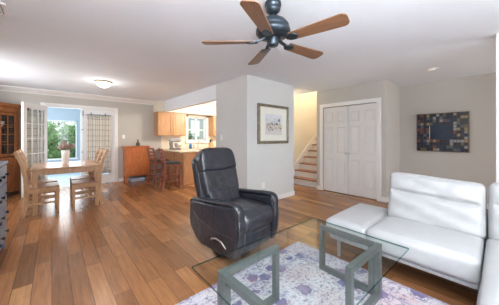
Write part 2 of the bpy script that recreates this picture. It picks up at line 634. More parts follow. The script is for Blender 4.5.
def panel_door(name, y0, y1, knob_y):
    """door leaf facing -X made of two narrow folding panels, each with three raised panels"""
    bm = bmesh.new()
    X = 5.025
    ym = (y0 + y1) / 2
    for a, b in ((y0 + .008, ym - .002), (ym + .002, y1 - .008)):
        z0, z1 = 0.012, 2.02
        st = 0.055
        box(bm, X + .019, X + .035, a, b, z0, z1)
        box(bm, X, X + .019, a, a + st, z0, z1)
        box(bm, X, X + .019, b - st, b, z0, z1)
        rows = [(z0, z0 + .17), (0.80, 0.93), (1.55, 1.66), (z1 - .12, z1)]
        for r in rows:
            box(bm, X, X + .019, a + st, b - st, *r)
        for (p, q) in ((z0 + .17, .80), (.93, 1.55), (1.66, z1 - .12)):
            m_ = .022
            vs = box(bm, X + .006, X + .022, a + st + m_, b - st - m_, p + m_, q - m_)
            for v in vs:
                if v.co.x > X + .012:
                    v.co.y += (.016 if v.co.y > (a + b) / 2 else -.016)
                    v.co.z += (.016 if v.co.z > (p + q) / 2 else -.016)
    d = struct(name, bm, m_door, bevel=0.002)
    k = bmesh.new()
    M = Matrix.Translation((X, knob_y, 0.94)) @ Matrix.Rotation(R(-90), 4, 'Y')
    lathe(k, [(0.0, 0.052), (0.020, 0.050), (0.029, 0.038), (0.024, 0.024), (0.006, 0.018), (0.006, 0.004), (0.013, 0.0)], seg=16, M=M)
    obj('knob', k, m_steel, d, smooth=True)


panel_door('door_1', 1.67, 2.28, 2.245)
panel_door('door_2', 2.28, 2.89, 2.315)

# ------------------------------------------------------------------ french doors and sunroom
struct('trim_4', B((-0.21, -0.12, 7.43, 7.45, 0, 2.09), (1.36, 1.45, 7.43, 7.45, 0, 2.09), (-0.21, 1.45, 7.43, 7.45, 2.0901, 2.16),
                   (-0.12, -0.09, 7.45, 7.6, 0, 2.09), (1.33, 1.36, 7.45, 7.6, 0, 2.09), (-0.09, 1.33, 7.45, 7.6, 2.07, 2.09)), m_trim, bevel=0.004)


def french_leaf(name, wd, cols, rows, loc, rotz):
    """leaf from x=0 (hinge) to x=wd, thickness in y"""
    bm = bmesh.new()
    st, t = 0.10, 0.02
    z0, z1 = 0.012, 2.065
    bot = 0.24
    box(bm, 0, st, -t, t, z0, z1)
    box(bm, wd - st, wd, -t, t, z0, z1)
    box(bm, st, wd - st, -t, t, z1 - .11, z1)
    box(bm, st, wd - st, -t, t, z0, z0 + bot)
    a0, a1, b0, b1 = st, wd - st, z0 + bot, z1 - .11
    for i in range(1, cols):
        x = a0 + (a1 - a0) * i / cols
        box(bm, x - .011, x + .011, -.013, .013, b0, b1)
    for i in range(1, rows):
        z = b0 + (b1 - b0) * i / rows
        box(bm, a0, a1, -.012, .012, z - .011, z + .011)
    d = struct(name, bm, m_trim, loc=loc, rotz=rotz)
    obj('pane', B((a0, a1, -.003, .003, b0, b1)), m_glass, d)
    return d


french_leaf('door_3', 0.74, 3, 5, (-0.10, 7.41, 0), math.atan2(-0.69, -0.40))
french_leaf('door_4', 0.68, 3, 5, (1.33, 7.50, 0), PI)
# hinged centre post with dark bolts
hp = struct('trim_5', B((0.585, 0.635, 7.46, 7.56, 0, 2.07)), m_trim)
obj('bolt', B((0.62, 0.635, 7.45, 7.46, 1.88, 2.02), (0.59, 0.63, 7.45, 7.46, 1.50, 1.515), (0.59, 0.63, 7.45, 7.46, 0.90, 0.915)), m_bronze, hp)


def plaid_mat():
    m = bpy.data.materials.new('sheer_plaid_curtain')
    m.use_nodes = True
    nt = m.node_tree
    N, L = nt.nodes, nt.links
    b = N['Principled BSDF']
    tc = N.new('ShaderNodeTexCoord')
    sp = N.new('ShaderNodeSeparateXYZ')
    L.new(tc.outputs['Object'], sp.inputs[0])

    def stripe(src, period, ramp):
        d = N.new('ShaderNodeMath')
        d.operation = 'MULTIPLY'
        d.inputs[1].default_value = 1 / period
        L.new(src, d.inputs[0])
        f = N.new('ShaderNodeMath')
        f.operation = 'FRACT'
        L.new(d.outputs[0], f.inputs[0])
        r = N.new('ShaderNodeValToRGB')
        r.color_ramp.interpolation = 'CONSTANT'
        e = r.color_ramp.elements
        e[0].position, e[0].color = ramp[0][0], (*ramp[0][1], 1)
        e[1].position, e[1].color = ramp[-1][0], (*ramp[-1][1], 1)
        for p, c in ramp[1:-1]:
            q = e.new(p)
            q.color = (*c, 1)
        L.new(f.outputs[0], r.inputs[0])
        return r.outputs[0]
    W = (1, 1, 1)
    v = stripe(sp.outputs['X'], 0.155, [(0, (0.50, 0.52, 0.58)), (0.09, W), (0.42, (0.72, 0.62, 0.56)), (0.52, W), (0.74, (0.64, 0.64, 0.63)), (0.80, W)])
    h = stripe(sp.outputs['Z'], 0.30, [(0, (0.60, 0.56, 0.50)), (0.05, W), (0.45, (0.66, 0.60, 0.55)), (0.50, W), (0.7, W)])
    mx = N.new('ShaderNodeMix')
    mx.data_type = 'RGBA'
    mx.blend_type = 'MULTIPLY'
    mx.inputs[0].default_value = 1
    L.new(v, mx.inputs[6])
    L.new(h, mx.inputs[7])
    m2 = N.new('ShaderNodeMix')
    m2.data_type = 'RGBA'
    m2.blend_type = 'MULTIPLY'
    m2.inputs[0].default_value = 1
    m2.inputs[6].default_value = (0.80, 0.76, 0.70, 1)
    L.new(mx.outputs[2], m2.inputs[7])
    L.new(m2.outputs[2], b.inputs['Base Color'])
    b.inputs['Roughness'].default_value = 0.9
    out = N['Material Output']
    tl = N.new('ShaderNodeBsdfTranslucent')
    L.new(m2.outputs[2], tl.inputs[0])
    ms = N.new('ShaderNodeMixShader')
    ms.inputs[0].default_value = 0.35
    L.new(b.outputs[0], ms.inputs[1])
    L.new(tl.outputs[0], ms.inputs[2])
    L.new(ms.outputs[0], out.inputs[0])
    return m


cu = thing('door_curtain', 'sheer plaid curtain hung on the closed french door', 'curtain', (0.985, 7.425, 0.3), 0, 'plaid curtains on the french doors')
bm = bmesh.new()
nx, nz = 60, 8
g = []
for i in range(nx + 1):
    x = -.275 + .55 * i / nx
    g.append([])
    for j in range(nz + 1):
        z = 1.62 * j / nz
        g[-1].append(bm.verts.new((x * (1 - .02 * math.sin(z * 2)), .010 * math.sin(i * .85) * (1 - .2 * j / nz) + .003 * math.sin(i * .31 + j), z)))
for i in range(nx):
    for j in range(nz):
        bm.faces.new((g[i][j], g[i + 1][j], g[i + 1][j + 1], g[i][j + 1]))
o = obj('fabric_panel', bm, plaid_mat(), cu, smooth=True)
sm_ = o.modifiers.new('solid', 'SOLIDIFY')
sm_.thickness = 0.002
bm = bmesh.new()
cyl(bm, (-.30, 0, 1.625), (.30, 0, 1.625), .006, seg=10)
obj('curtain_rod', bm, m_bronze, cu)
for x in (-.18, .15):
    obj('hook', B((x - .008, x + .008, -.008, .035, 1.60, 1.68)), m_bronze, cu)

cu2 = copy_tree(cu)
cu2['label'] = 'sheer plaid curtain behind the panes of the opened french door leaf'
th = math.atan2(-0.69, -0.40)
cu2.location = (-0.10 + .37 * math.cos(th) - .0476, 7.41 + .37 * math.sin(th) + .0275, 0.3)
cu2.rotation_euler = (0, 0, th)
# sunroom
struct('floor_sunroom', B((-3.4, 2.2, 7.6, 10.7, -0.1, -0.005)), mat('sunroom_floor', (0.42, 0.52, 0.60), 0.4, noise=0.08))
wall('wall_sunroom_back', 'y', 10.5, 10.6, -3.3, 2.2, 0, 2.45, [(-2.9, -0.55, 0.55, 1.92), (-0.35, 0.70, 0.55, 1.92)], m_blue)
struct('wall_sunroom_right', B((2.1, 2.2, 7.6, 10.5, 0, 2.45)), m_blue)
wall('wall_sunroom_left', 'x', -3.4, -3.3, 7.6, 10.5, 0, 2.45, [(7.8, 10.2, 0.6, 2.2)], m_blue)
struct('ceiling_sunroom', B((-3.4, 2.2, 7.6, 10.7, 2.45, 2.55)), mat('sunroom_ceiling', (0.66, 0.74, 0.80), 0.8))
for i, (a, b) in enumerate(((-2.9, -0.55), (-0.35, 0.70))):
    f = struct('window_%d' % (i + 5), B((a, a + .035, 10.48, 10.58, .55, 1.92), (b - .035, b, 10.48, 10.58, .55, 1.92),
                                        (a, b, 10.48, 10.58, 1.885, 1.92), (a - .03, b + .03, 10.43, 10.58, .50, .55)), m_trim)
    obj('pane', B((a, b, 10.535, 10.54, .55, 1.92)), m_glass, f)

# kitchen window
f = struct('window_1', B((3.58, 3.66, 7.425, 7.45, 1.10, 2.12), (4.38, 4.46, 7.425, 7.45, 1.10, 2.12), (3.58, 4.46, 7.425, 7.45, 2.05, 2.118),
                         (3.56, 4.48, 7.38, 7.45, 1.10, 1.18), (3.66, 3.70, 7.5, 7.56, 1.18, 2.05), (4.34, 4.38, 7.5, 7.56, 1.18, 2.05),
                         (3.99, 4.05, 7.5, 7.56, 1.18, 2.05), (3.66, 4.38, 7.5, 7.56, 1.18, 1.22), (3.66, 4.38, 7.5, 7.56, 2.01, 2.05),
                         (3.66, 4.38, 7.5, 7.55, 1.56, 1.60)), m_trim)
obj('pane', B((3.7, 4.34, 7.525, 7.53, 1.22, 2.01)), m_glass, f)

# outdoors
struct('ground_outside', B((-16, 22, 7.61, 30, -0.4, -0.11)), mat('lawn', (0.12, 0.22, 0.06), 0.9, noise=0.3))
m_leafs = [mat('leaf_green_%d' % i, c, 0.6, noise=0.3, nscale=3) for i, c in
           enumerate([(0.10, 0.24, 0.06), (0.20, 0.36, 0.12), (0.06, 0.15, 0.06)])]
m_bark = mat('bark', (0.12, 0.08, 0.05), 0.9, noise=0.3)


def tree(x, y, h, r, label, seed, mi):
    rnd = random.Random(seed)
    t = thing('tree', label, 'tree', (x, y, -0.12), 0, 'trees outside the windows')
    bm = bmesh.new()
    tube(bm, [(0, 0, 0), (.05, .03, h * .35), (-.04, 0, h * .7)], .12, sc=[1, .75, .4])
    for k in range(6):
        a = k * 1.1
        tube(bm, [(0, 0, h * (.3 + .05 * k)), (.5 * r * math.cos(a), .5 * r * math.sin(a), h * (.42 + .06 * k))], .045, 6, sc=[1, .4])
    obj('trunk', bm, m_bark, t)
    bm = bmesh.new()
    clumps = [(rnd.gauss(0, .45) * r, rnd.gauss(0, .45) * r, h * rnd.uniform(.12, .98)) for _ in range(34)]
    for _ in range(4200):
        c = rnd.choice(clumps)
        p = Vector(c) + Vector((rnd.gauss(0, .2) * r, rnd.gauss(0, .2) * r, rnd.gauss(0, .2) * r))
        u = Vector((rnd.uniform(-1, 1), rnd.uniform(-1, 1), rnd.uniform(-.6, .6))).normalized()
        v = u.orthogonal().normalized()
        s = rnd.uniform(.05, .10)
        n_ = u.cross(v) * s * .2
        vs = [bm.verts.new(p + q) for q in (-u * s, v * s * .5 + n_, u * s, -v * s * .5 + n_)]
        bm.faces.new(vs)
    obj('foliage', bm, m_leafs[mi], t)


tree(-3.4, 14.2, 4.6, 1.2, 'taller green tree beyond the sunroom, behind the opened door leaf', 1, 0)
tree(0.3, 13.2, 2.0, .9, 'light green leafy bush filling the sunroom window beside the centre post', 2, 1)
tree(-0.6, 18.9, 2.6, 1.6, 'broad dark green bush rising behind the light green bush', 3, 2)
tree(5.9, 13.5, 1.7, .8, 'dark green shrub outside the kitchen window', 4, 2)
bm = B((2.5, 12, 19, 19.3, -0.12, 5.0))
hs = thing('neighbouring_house', 'grey house wall seen through the kitchen window', 'house', (0, 0, 0))
obj('wall', bm, mat('grey_siding', (0.35, 0.40, 0.42), 0.8), hs)
for x in (7.6, 9.6):
    obj('window', B((x, x + .9, 18.95, 19.0, 1.4, 2.9)), m_trim, hs)

# ------------------------------------------------------------------ stairs
st = bmesh.new()
tr = bmesh.new()
NS = 13
for i in range(NS):
    x0 = 5.12 + .228 * i
    box(st, x0, x0 + .235, 3.065, 3.995, 0.0 if i < 1 else .18 * i - .05, .18 * (i + 1) - .03)
    box(tr, x0 - .035, x0 + .236, 3.062, 3.998, .18 * (i + 1) - .03, .18 * (i + 1))
struct('floor_stair_risers', st, m_trim)
struct('floor_stair_treads', tr, mat('stair_tread_wood', (0.30, 0.125, 0.05), .35, noise=.2), bevel=0.006)
bm = bmesh.new()
x0 = 4.98
prism(bm, [(x0, 0.0), (x0, 0.30), (x0 + .1, 0.34), (x0 + .1 + .228 * NS, .34 + .18 * NS), (x0 + .1 + .228 * NS, .18 * NS - .1), (x0 + .2, 0)], 'y', 3.982, 4.0)
struct('trim_7', bm, m_trim)
basebd('baseboard_stair', 4.096, 4.98, 3.984, 4.0)

# ------------------------------------------------------------------ kitchen
pn = thing('kitchen_peninsula', 'honey wood breakfast peninsula under a beige stone top', 'kitchen counter', (0, 0, 0))
obj('cabinet_body', B((2.68, 3.28, 5.72, 6.83, 0.0, 0.88)), m_oak, pn, bevel=0.004)
pb = bmesh.new()
for a, b in ((5.76, 6.25), (6.29, 6.80)):
    box(pb, 2.668, 2.68, a, b, .12, .84)
obj('side_panel', pb, m_oak, pn, bevel=0.004)
obj('end_panel', B((2.72, 3.24, 5.706, 5.72, 0.1, 0.85)), m_oak, pn, bevel=0.004)
obj('countertop', B((2.55, 3.32, 5.66, 6.84, 0.88, 0.92)), m_counter, pn, bevel=0.008)

bc = thing('base_cabinet_run', 'honey wood base cabinets along the kitchen wall below the window', 'kitchen cabinet', (0, 0, 0))
obj('cabinet_body', B((2.70, 5.69, 6.88, 7.43, 0.0, 0.88)), m_oak, bc)
for k in range(5):
    xa = 3.34 + k * .47
    d = obj('door', B((xa, xa + .44, 6.862, 6.88, .12, .68)), m_oak, bc, bevel=.004)
    dr = obj('drawer', B((xa, xa + .44, 6.862, 6.88, .70, .86)), m_oak, bc, bevel=.004)
    for q, zz in ((d, .62), (dr, .78)):
        bm = bmesh.new()
        cyl(bm, (xa + .22, 6.862, zz), (xa + .22, 6.84, zz), .012, seg=10)
        obj('knob', bm, m_bronze, q)
ct = obj('kitchen_worktop', B((2.55, 5.69, 6.845, 7.43, 0.88, 0.92)), m_counter, None, bevel=0.006)
tag(ct, 'beige stone worktop running under the kitchen window', 'worktop')
struct('wall_backsplash', B((2.70, 5.69, 7.435, 7.449, 0.92, 1.10), (2.70, 3.56, 7.435, 7.449, 1.10, 1.37), (4.5, 5.69, 7.435, 7.449, 1.10, 1.37)), m_tile)


def wall_cab(x0, x1, label):
    t = thing('wall_cabinet', label, 'kitchen cabinet', (x0, 7.45, 1.36), 0, 'kitchen wall cabinets')
    wd = x1 - x0
    obj('cabinet_body', B((0, wd, -.33, -.005, 0, .755)), m_oak, t, bevel=.003)
    n = 2
    for k in range(n):
        a, b = k * wd / n + .008, (k + 1) * wd / n - .008
        bm = bmesh.new()
        s = .06
        box(bm, a, a + s, -.352, -.332, .012, .743)
        box(bm, b - s, b, -.352, -.332, .012, .743)
        box(bm, a + s, b - s, -.352, -.332, .012, .012 + s)
        box(bm, a + s, b - s, -.352, -.332, .743 - s, .743)
        box(bm, a + s, b - s, -.340, -.332, .07, .69)
        box(bm, a + s + .03, b - s - .03, -.347, -.338, .10, .66)
        obj('door', bm, m_oak, t, bevel=.003)
    return t


wall_cab(2.48, 3.44, 'honey oak double wall cabinet left of the kitchen window')
wall_cab(4.52, 5.4, 'honey oak wall cabinet partly hidden right of the kitchen window')

# stand mixer
mx_ = thing('stand_mixer', 'grey stand mixer with steel bowl on the peninsula end near the wall', 'mixer', (2.86, 6.70, 0.92), R(-18))
bm = bmesh.new()
prism(bm, [(-.16, 0), (.17, 0), (.19, .02), (.17, .045), (-.02, .05), (-.06, .09), (-.06, .24), (-.15, .26), (-.17, .20), (-.15, .08), (-.17, .04)], 'y', -.055, .055)
obj('body', bm, mat('mixer_dark_grey', (0.16, 0.16, 0.17), .3), mx_, bevel=.015)
bm = bmesh.new()
cushion(bm, (0, 0, .30), (.185, .062, .062), .058, n=6)
obj('motor_head', bm, mat('mixer_grey', (0.38, 0.38, 0.39), .25), mx_, smooth=True)
bm = bmesh.new()
lathe(bm, [(.0, .05), (.05, .052), (.085, .09), (.10, .15), (.105, .20), (.10, .20), (.095, .15), (.08, .095), (.0, .07)], (.09, 0, 0))
obj('bowl', bm, m_steel, mx_, smooth=True)
bt = thing('soap_bottle', 'blue pump bottle standing on the kitchen worktop', 'bottle', (3.55, 7.02, .92))
bm = bmesh.new()
lathe(bm, [(.045, 0), (.05, .01), (.05, .13), (.03, .165), (.015, .175), (.015, .19)])
obj('body', bm, mat('blue_bottle', (0.03, 0.16, 0.42), .2), bt, smooth=True)
bm = bmesh.new()
cyl(bm, (0, 0, .19), (0, 0, .235), .008)
cyl(bm, (0, 0, .232), (.05, 0, .228), .008)
obj('pump', bm, m_plastic, bt)
fc = thing('kitchen_faucet', 'curved steel faucet below the kitchen window', 'faucet', (3.98, 7.28, .92))
bm = bmesh.new()
tube(bm, [(0, 0, 0), (0, 0, .18), (0, -.03, .25), (0, -.09, .28), (0, -.15, .26), (0, -.17, .20)], .014)
lathe(bm, [(.03, 0), (.03, .02), (.018, .035)])
obj('spout', bm, m_steel, fc, smooth=True)
kb = thing('knife_block', 'wooden knife block on the worktop beside the window', 'knife block', (4.42, 7.08, .92))
bm = bmesh.new()
prism(bm, [(-.09, 0), (.08, 0), (.02, .24), (-.10, .18)], 'y', -.05, .05)
obj('body', bm, m_oak, kb, bevel=.006)
for k in range(4):
    bm = bmesh.new()
    cyl(bm, (-.07 + .03 * k, -.025 + .02 * (k % 3), .19 + .012 * k), (-.10 + .03 * k, -.025 + .02 * (k % 3), .28 + .012 * k), .011, seg=8)
    obj('handle', bm, m_black, kb)
cn = thing('canister', 'cream ceramic canister on the worktop between bottle and faucet', 'jar', (3.76, 7.12, .92))
bm = bmesh.new()
lathe(bm, [(.045, 0), (.055, .01), (.055, .11), (.05, .12)])
obj('body', bm, m_porc, cn, smooth=True)
bm = bmesh.new()
lathe(bm, [(.05, .12), (.05, .13), (.012, .14), (.012, .155), (0.0, .16)])
obj('lid', bm, m_porc, cn, smooth=True)


# bar stools
def make_stool():
    t = thing('bar_stool', 'x', 'stool', (0, 0, 0), 0, 'bar stools at the peninsula')
    w_, d_ = .20, .19
    bm = bmesh.new()
    cushion(bm, (0, 0, .655), (.205, .205, .028), .026, (0, 0, .015), n=6)
    obj('seat', bm, m_fabric_d, t, smooth=True)
    obj('seat_frame', B((-.19, .19, -.20, .20, .585, .632)), m_mahog, t, bevel=.006)
    for sy in (-1, 1):
        bm = bmesh.new()
        sweep(bm, [(.20, sy * .19, 0), (.18, sy * .18, .60)], .018, .018, (0, 1, 0))
        obj('leg', bm, m_mahog, t)
        bm = bmesh.new()
        sweep(bm, [(-.24, sy * .19, 0), (-.19, sy * .185, .35), (-.185, sy * .185, .62), (-.215, sy * .185, .85), (-.27, sy * .185, 1.03)], .018, .020, (0, 1, 0))
        obj('leg', bm, m_mahog, t)
    bm = bmesh.new()
    for (z, a) in ((.20, .195), (.36, .19)):
        box(bm, -.20, .19, -a - .004, -a + .014, z, z + .03)
        box(bm, -.20, .19, a - .014, a + .004, z, z + .03)
    box(bm, .175, .20, -.18, .18, .26, .29)
    box(bm, -.215, -.195, -.18, .18, .26, .29)
    obj('stretcher', bm, m_mahog, t)
    for k, z in enumerate((.73, .82, .91, 1.0)):
        bm = bmesh.new()
        x = -.195 - .075 * ((z - .70) / .33)
        pts = [(x - .025 * (1 - (j / 4 - 1) ** 2), -.17 + .34 * j / 8, z) for j in range(9)]
        sweep(bm, pts, .022, .009, (0, 0, 1))
        obj('slat', bm, m_mahog, t)
    return t


stool = make_stool()
stool.location = (2.29, 5.60, 0)
stool.rotation_euler = (0, 0, R(-10))
stool['label'] = 'dark wooden bar stool with black seat at the near end of the peninsula'
s2 = copy_tree(stool)
s2.location = (2.25, 6.32, 0)
s2.rotation_euler = (0, 0, R(4))
s2['label'] = 'dark wooden bar stool between the red cabinet and the other stool'

# ------------------------------------------------------------------ red corner cabinet
rc = thing('cherry_cabinet', 'reddish cherry two-door cabinet on short legs against the back wall', 'cabinet', (1.90, 7.24, 0))
obj('body', B((-.32, .32, -.16, .185, .17, 1.02)), m_cherry, rc, bevel=.004)
obj('top', B((-.35, .35, -.20, .195, 1.02, 1.05)), m_cherry, rc, bevel=.008)
for s in (-1, 1):
    a, b = (-.305, -.004) if s < 0 else (.004, .305)
    bm = bmesh.new()
    st_ = .05
    box(bm, a, a + st_, -.178, -.16, .20, .99)
    box(bm, b - st_, b, -.178, -.16, .20, .99)
    box(bm, a + st_, b - st_, -.178, -.16, .20, .26)
    box(bm, a + st_, b - st_, -.178, -.16, .93, .99)
    box(bm, a + st_, b - st_, -.168, -.16, .26, .93)
    box(bm, a + st_ + .025, b - st_ - .025, -.175, -.165, .29, .90)
    d = obj('door', bm, m_cherry, rc, bevel=.003)
    bm = bmesh.new()
    cyl(bm, (s * .03, -.178, .72), (s * .03, -.205, .72), .012, seg=10)
    obj('knob', bm, m_bronze, d)
for sx_ in (-1, 1):
    for sy in (-1, 1):
        bm = bmesh.new()
        sweep(bm, [(sx_ * .29, .0125 + sy * .145, 0), (sx_ * .29, .0125 + sy * .145, .17)], .025, .025, (0, 1, 0), sc=[.7, 1])
        obj('leg', bm, m_cherry, rc)
bl = tag(obj('storage_bin', B((-.2, .2, -.14, .14, 0, .10)), mat('pale_blue_bin', (0.42, 0.48, 0.60), .6), None, bevel=.02, loc=(1.92, 7.24, 0)),
         'low pale blue bin on the floor beneath the cherry cabinet', 'box')
vz = thing('small_plant', 'small dark vase with a sprig on top of the cherry cabinet', 'plant', (1.93, 7.20, 1.05))
bm = bmesh.new()
lathe(bm, [(.035, 0), (.055, .03), (.06, .06), (.04, .10), (.025, .115), (.03, .125)])
obj('vase', bm, mat('dark_green_glaze', (0.05, 0.07, 0.05), .3), vz, smooth=True)
bm = bmesh.new()
for k in range(16):
    a = k * 2.4
    rr = .015 + .03 * ((k * 7) % 5) / 5
    p = Vector((0, 0, .11))
    q = Vector((rr * math.cos(a), rr * math.sin(a), .16 + .05 * ((k * 3) % 4) / 4))
    tube(bm, [p, (p + q) / 2 + Vector((0, 0, .01)), q], .006, 5, sc=[.5, 1.5, .3])
obj('leaves', bm, m_leafs[2], vz)

# ------------------------------------------------------------------ china cabinet in the corner (front turned 45 degrees)
cc = thing('corner_china_cabinet', 'honey-red wooden corner china cabinet with glazed upper doors', 'cabinet', (-0.96, 6.99, 0), R(45))
# local: front faces -y, x along the front; half width .58
hw = .58
bm = bmesh.new()
prism(bm, [(-hw, 0), (hw, 0), (hw, .03), (.06, hw - .08), (-.06, hw - .08), (-hw, .03)], 'z', .08, .86)
obj('lower_case', bm, m_cab, cc, bevel=.004)
bm = bmesh.new()
for (p, q) in (((-hw + .02, .02), (-hw + .07, .02)), ((hw - .07, .02), (hw - .02, .02))):
    box(bm, p[0], q[0], 0.0, .04, .86, 1.95)
box(bm, -hw + .02, hw - .02, 0, .04, 1.86, 1.98)
prism(bm, [(-hw + .02, .03), (hw - .02, .03), (.05, hw - .10), (-.05, hw - .10)], 'z', 1.95, 1.98)
obj('upper_frame', bm, m_cab, cc, bevel=.003)
bm = bmesh.new()
for s in (-1, 1):
    sweep(bm, [(s * (hw - .03), .05, 1.405), (s * .05, hw - .11, 1.405)], .545, .008, (0, 0, 1))
obj('interior_back', bm, m_dark, cc)
bm = bmesh.new()
prism(bm, [(-hw - .03, -.04), (hw + .03, -.04), (hw + .0, .03), (.06, hw - .08), (-.06, hw - .08), (-hw, .03)], 'z', 1.98, 2.06)
obj('cornice', bm, m_cab, cc, bevel=.015)
bm = bmesh.new()
prism(bm, [(-hw + .01, .0), (hw - .01, .0), (.05, hw - .12), (-.05, hw - .12)], 'z', 0, .08)
obj('plinth', bm, m_dark, cc)
for z in (1.2, 1.53):
    bm = bmesh.new()
    prism(bm, [(-hw + .10, .05), (hw - .10, .05), (.02, hw - .15), (-.02, hw - .15)], 'z', z, z + .015)
    obj('shelf', bm, m_cab, cc)
for s in (-1, 1):
    a, b = (-.505, -.004) if s < 0 else (.004, .505)
    bm = bmesh.new()
    box(bm, a, a + .05, -.018, .0, .88, 1.85)
    box(bm, b - .05, b, -.018, .0, .88, 1.85)
    box(bm, a, b, -.018, .0, .88, .94)
    box(bm, a, b, -.018, .0, 1.79, 1.85)
    for k in (1, 2):
        x = a + .05 + (b - a - .1) * k / 3
        box(bm, x - .007, x + .007, -.014, -.002, .94, 1.79)
    for z in (1.15, 1.37, 1.58):
        box(bm, a + .05, b - .05, -.014, -.002, z - .007, z + .007)
    d = obj('glazed_door', bm, m_cab, cc)
    obj('pane', B((a + .05, b - .05, -.006, -.003, .94, 1.79)), m_glass, d)
    bm = B((a, b, -.018, 0, .14, .66), (a + .07, b - .07, -.026, -.018, .21, .59))
    d = obj('lower_door', bm, m_cab, cc, bevel=.004)
    bm = bmesh.new()
    cyl(bm, (s * .04, -.02, .42), (s * .04, -.045, .42), .013, seg=10)
    obj('knob', bm, m_bronze, d)
    dr = obj('drawer', B((a, b, -.018, 0, .69, .84)), m_cab, cc, bevel=.004)
    bm = bmesh.new()
    cyl(bm, ((a + b) / 2, -.018, .765), ((a + b) / 2, -.04, .765), .013, seg=10)
    obj('knob', bm, m_bronze, dr)
# crockery behind the glass
plate0 = None
Mc = Matrix.Translation((-0.96, 6.99, 0)) @ Matrix.Rotation(R(45), 4, 'Z')
for k, (x, y, z) in enumerate(((.22, .17, 1.215), (-.05, .24, 1.215), (.12, .2, 1.545), (-.2, .2, 1.545), (.30, .13, 1.545))):
    if plate0 is None:
        bm = bmesh.new()
        lathe(bm, [(0, .005), (.03, 0), (.05, .04), (.06, .11), (.055, .11), (.045, .045), (0, .02)], seg=20)
        plate0 = obj('china_bowl', bm, m_porc, None, smooth=True)
        o = plate0
    else:
        o = plate0.copy()
        C.objects.link(o)
    o.location = Mc @ Vector((x, y, z))
    tag(o, 'white china bowl behind the corner cabinet glass', 'bowl', 'china bowls in the corner cabinet')

# ------------------------------------------------------------------ blue-grey dresser
dr_ = thing('painted_dresser', 'blue-grey painted dresser with dark pulls, cut by the frame edge', 'dresser', (-0.66, 3.45, 0))
obj('body', B((-.24, .24, -.52, .50, .08, .99)), m_dresser, dr_, bevel=.008)
obj('top', B((-.26, .265, -.54, .52, .99, 1.02)), m_dresser, dr_, bevel=.008)
for r_ in range(4):
    z = .11 + .22 * r_
    for a, b in ((-.50, -.015), (.005, .48)):
        d = obj('drawer', B((.24, .256, a, b, z, z + .205)), m_dresser, dr_, bevel=.006)
        for yy in (a + .10, b - .10):
            bm = bmesh.new()
            M = Matrix.Translation((.256, yy, z + .10)) @ Matrix.Rotation(R(90), 4, 'Y')
            lathe(bm, [(.012, 0), (.008, .008), (.018, .018), (.019, .026), (0, .03)], seg=14, M=M)
            obj('knob', bm, m_black, d, smooth=True)
for sx_ in (-.21, .21):
    for sy in (-.48, .45):
        obj('foot', B((sx_ - .03, sx_ + .03, sy - .03, sy + .03, 0, .08)), m_bluefoot, dr_, bevel=.008)


# ------------------------------------------------------------------ dining set
dt = thing('dining_table', 'light wooden dining table with square legs before the french doors', 'table', (.22, 5.65, 0))
obj('table_top', B((-.49, .49, -.56, .56, .745, .78)), m_tabletop, dt, bevel=.006)
obj('apron', B((-.44, .44, -.51, -.49, .66, .745), (-.44, .44, .49, .51, .66, .745), (-.44, -.42, -.51, .51, .66, .745), (.42, .44, -.51, .51, .66, .745)), m_pine, dt)
for sx_ in (-1, 1):
    for sy in (-1, 1):
        bm = bmesh.new()
        sweep(bm, [(sx_ * .43, sy * .505, 0), (sx_ * .43, sy * .505, .745)], .036, .036, (0, 1, 0), sc=[.8, 1])
        obj('leg', bm, m_pine, dt, bevel=.004)


def make_chair():
    """faces +x"""
    t = thing('dining_chair', 'x', 'chair', (0, 0, 0), 0, 'dining chairs around the table')
    bm = bmesh.new()
    cushion(bm, (0, 0, .455), (.215, .215, .016), .014, (0, 0, -.006), n=6)
    obj('seat', bm, m_seat, t, smooth=True)
    obj('seat_rail', B((-.19, .20, -.20, -.18, .38, .44), (-.19, .20, .18, .20, .38, .44), (.18, .20, -.18, .18, .38, .44), (-.20, -.18, -.18, .18, .38, .44)), m_pine, t)
    for sy in (-1, 1):
        bm = bmesh.new()
        sweep(bm, [(.195, sy * .195, 0), (.195, sy * .195, .44)], .022, .022, (0, 1, 0), sc=[.75, 1])
        obj('leg', bm, m_pine, t)
        bm = bmesh.new()
        sweep(bm, [(-.235, sy * .195, 0), (-.20, sy * .195, .25), (-.19, sy * .195, .45), (-.205, sy * .195, .65), (-.25, sy * .195, .88), (-.32, sy * .195, 1.07)],
              .018, .028, (0, 1, 0), sc=[.8, 1, 1.1, 1, .95, .8])
        obj('leg', bm, m_pine, t)
    for k in range(5):
        z = .60 + .10 * k
        x = {0: -.20, 1: -.213, 2: -.232, 3: -.255, 4: -.293}[k]
        hh = .024 if k < 4 else .038
        bm = bmesh.new()
        pts = [(x - .03 * (1 - (j / 4 - 1) ** 2), -.18 + .36 * j / 8, z) for j in range(9)]
        sweep(bm, pts, hh, .009, (0, 0, 1))
        obj('slat', bm, m_pine, t)
    bm = bmesh.new()
    for sy in (-1, 1):
        box(bm, -.20, .19, sy * .195 - .009, sy * .195 + .009, .18, .21)
    box(bm, -.02, .0, -.19, .19, .185, .205)
    obj('stretcher', bm, m_pine, t)
    return t


ch = make_chair()
for k, (x, y, rz, lab) in enumerate(((-.115, 5.30, 0, 'wooden ladder-back chair at the table side by the dresser, closer to camera'),
                                     (-.135, 5.86, 0, 'wooden ladder-back chair beside the open door leaf, behind another chair'),
                                     (.49, 5.30, PI, 'wooden ladder-back chair on the kitchen side of the table, closer to camera'),
                                     (.50, 5.84, PI, 'wooden ladder-back chair on the kitchen side, nearer the plaid curtain'))):
    o = ch if k == 0 else copy_tree(ch)
    o.location = (x, y, 0)
    o.rotation_euler = (0, 0, rz)
    o['label'] = lab

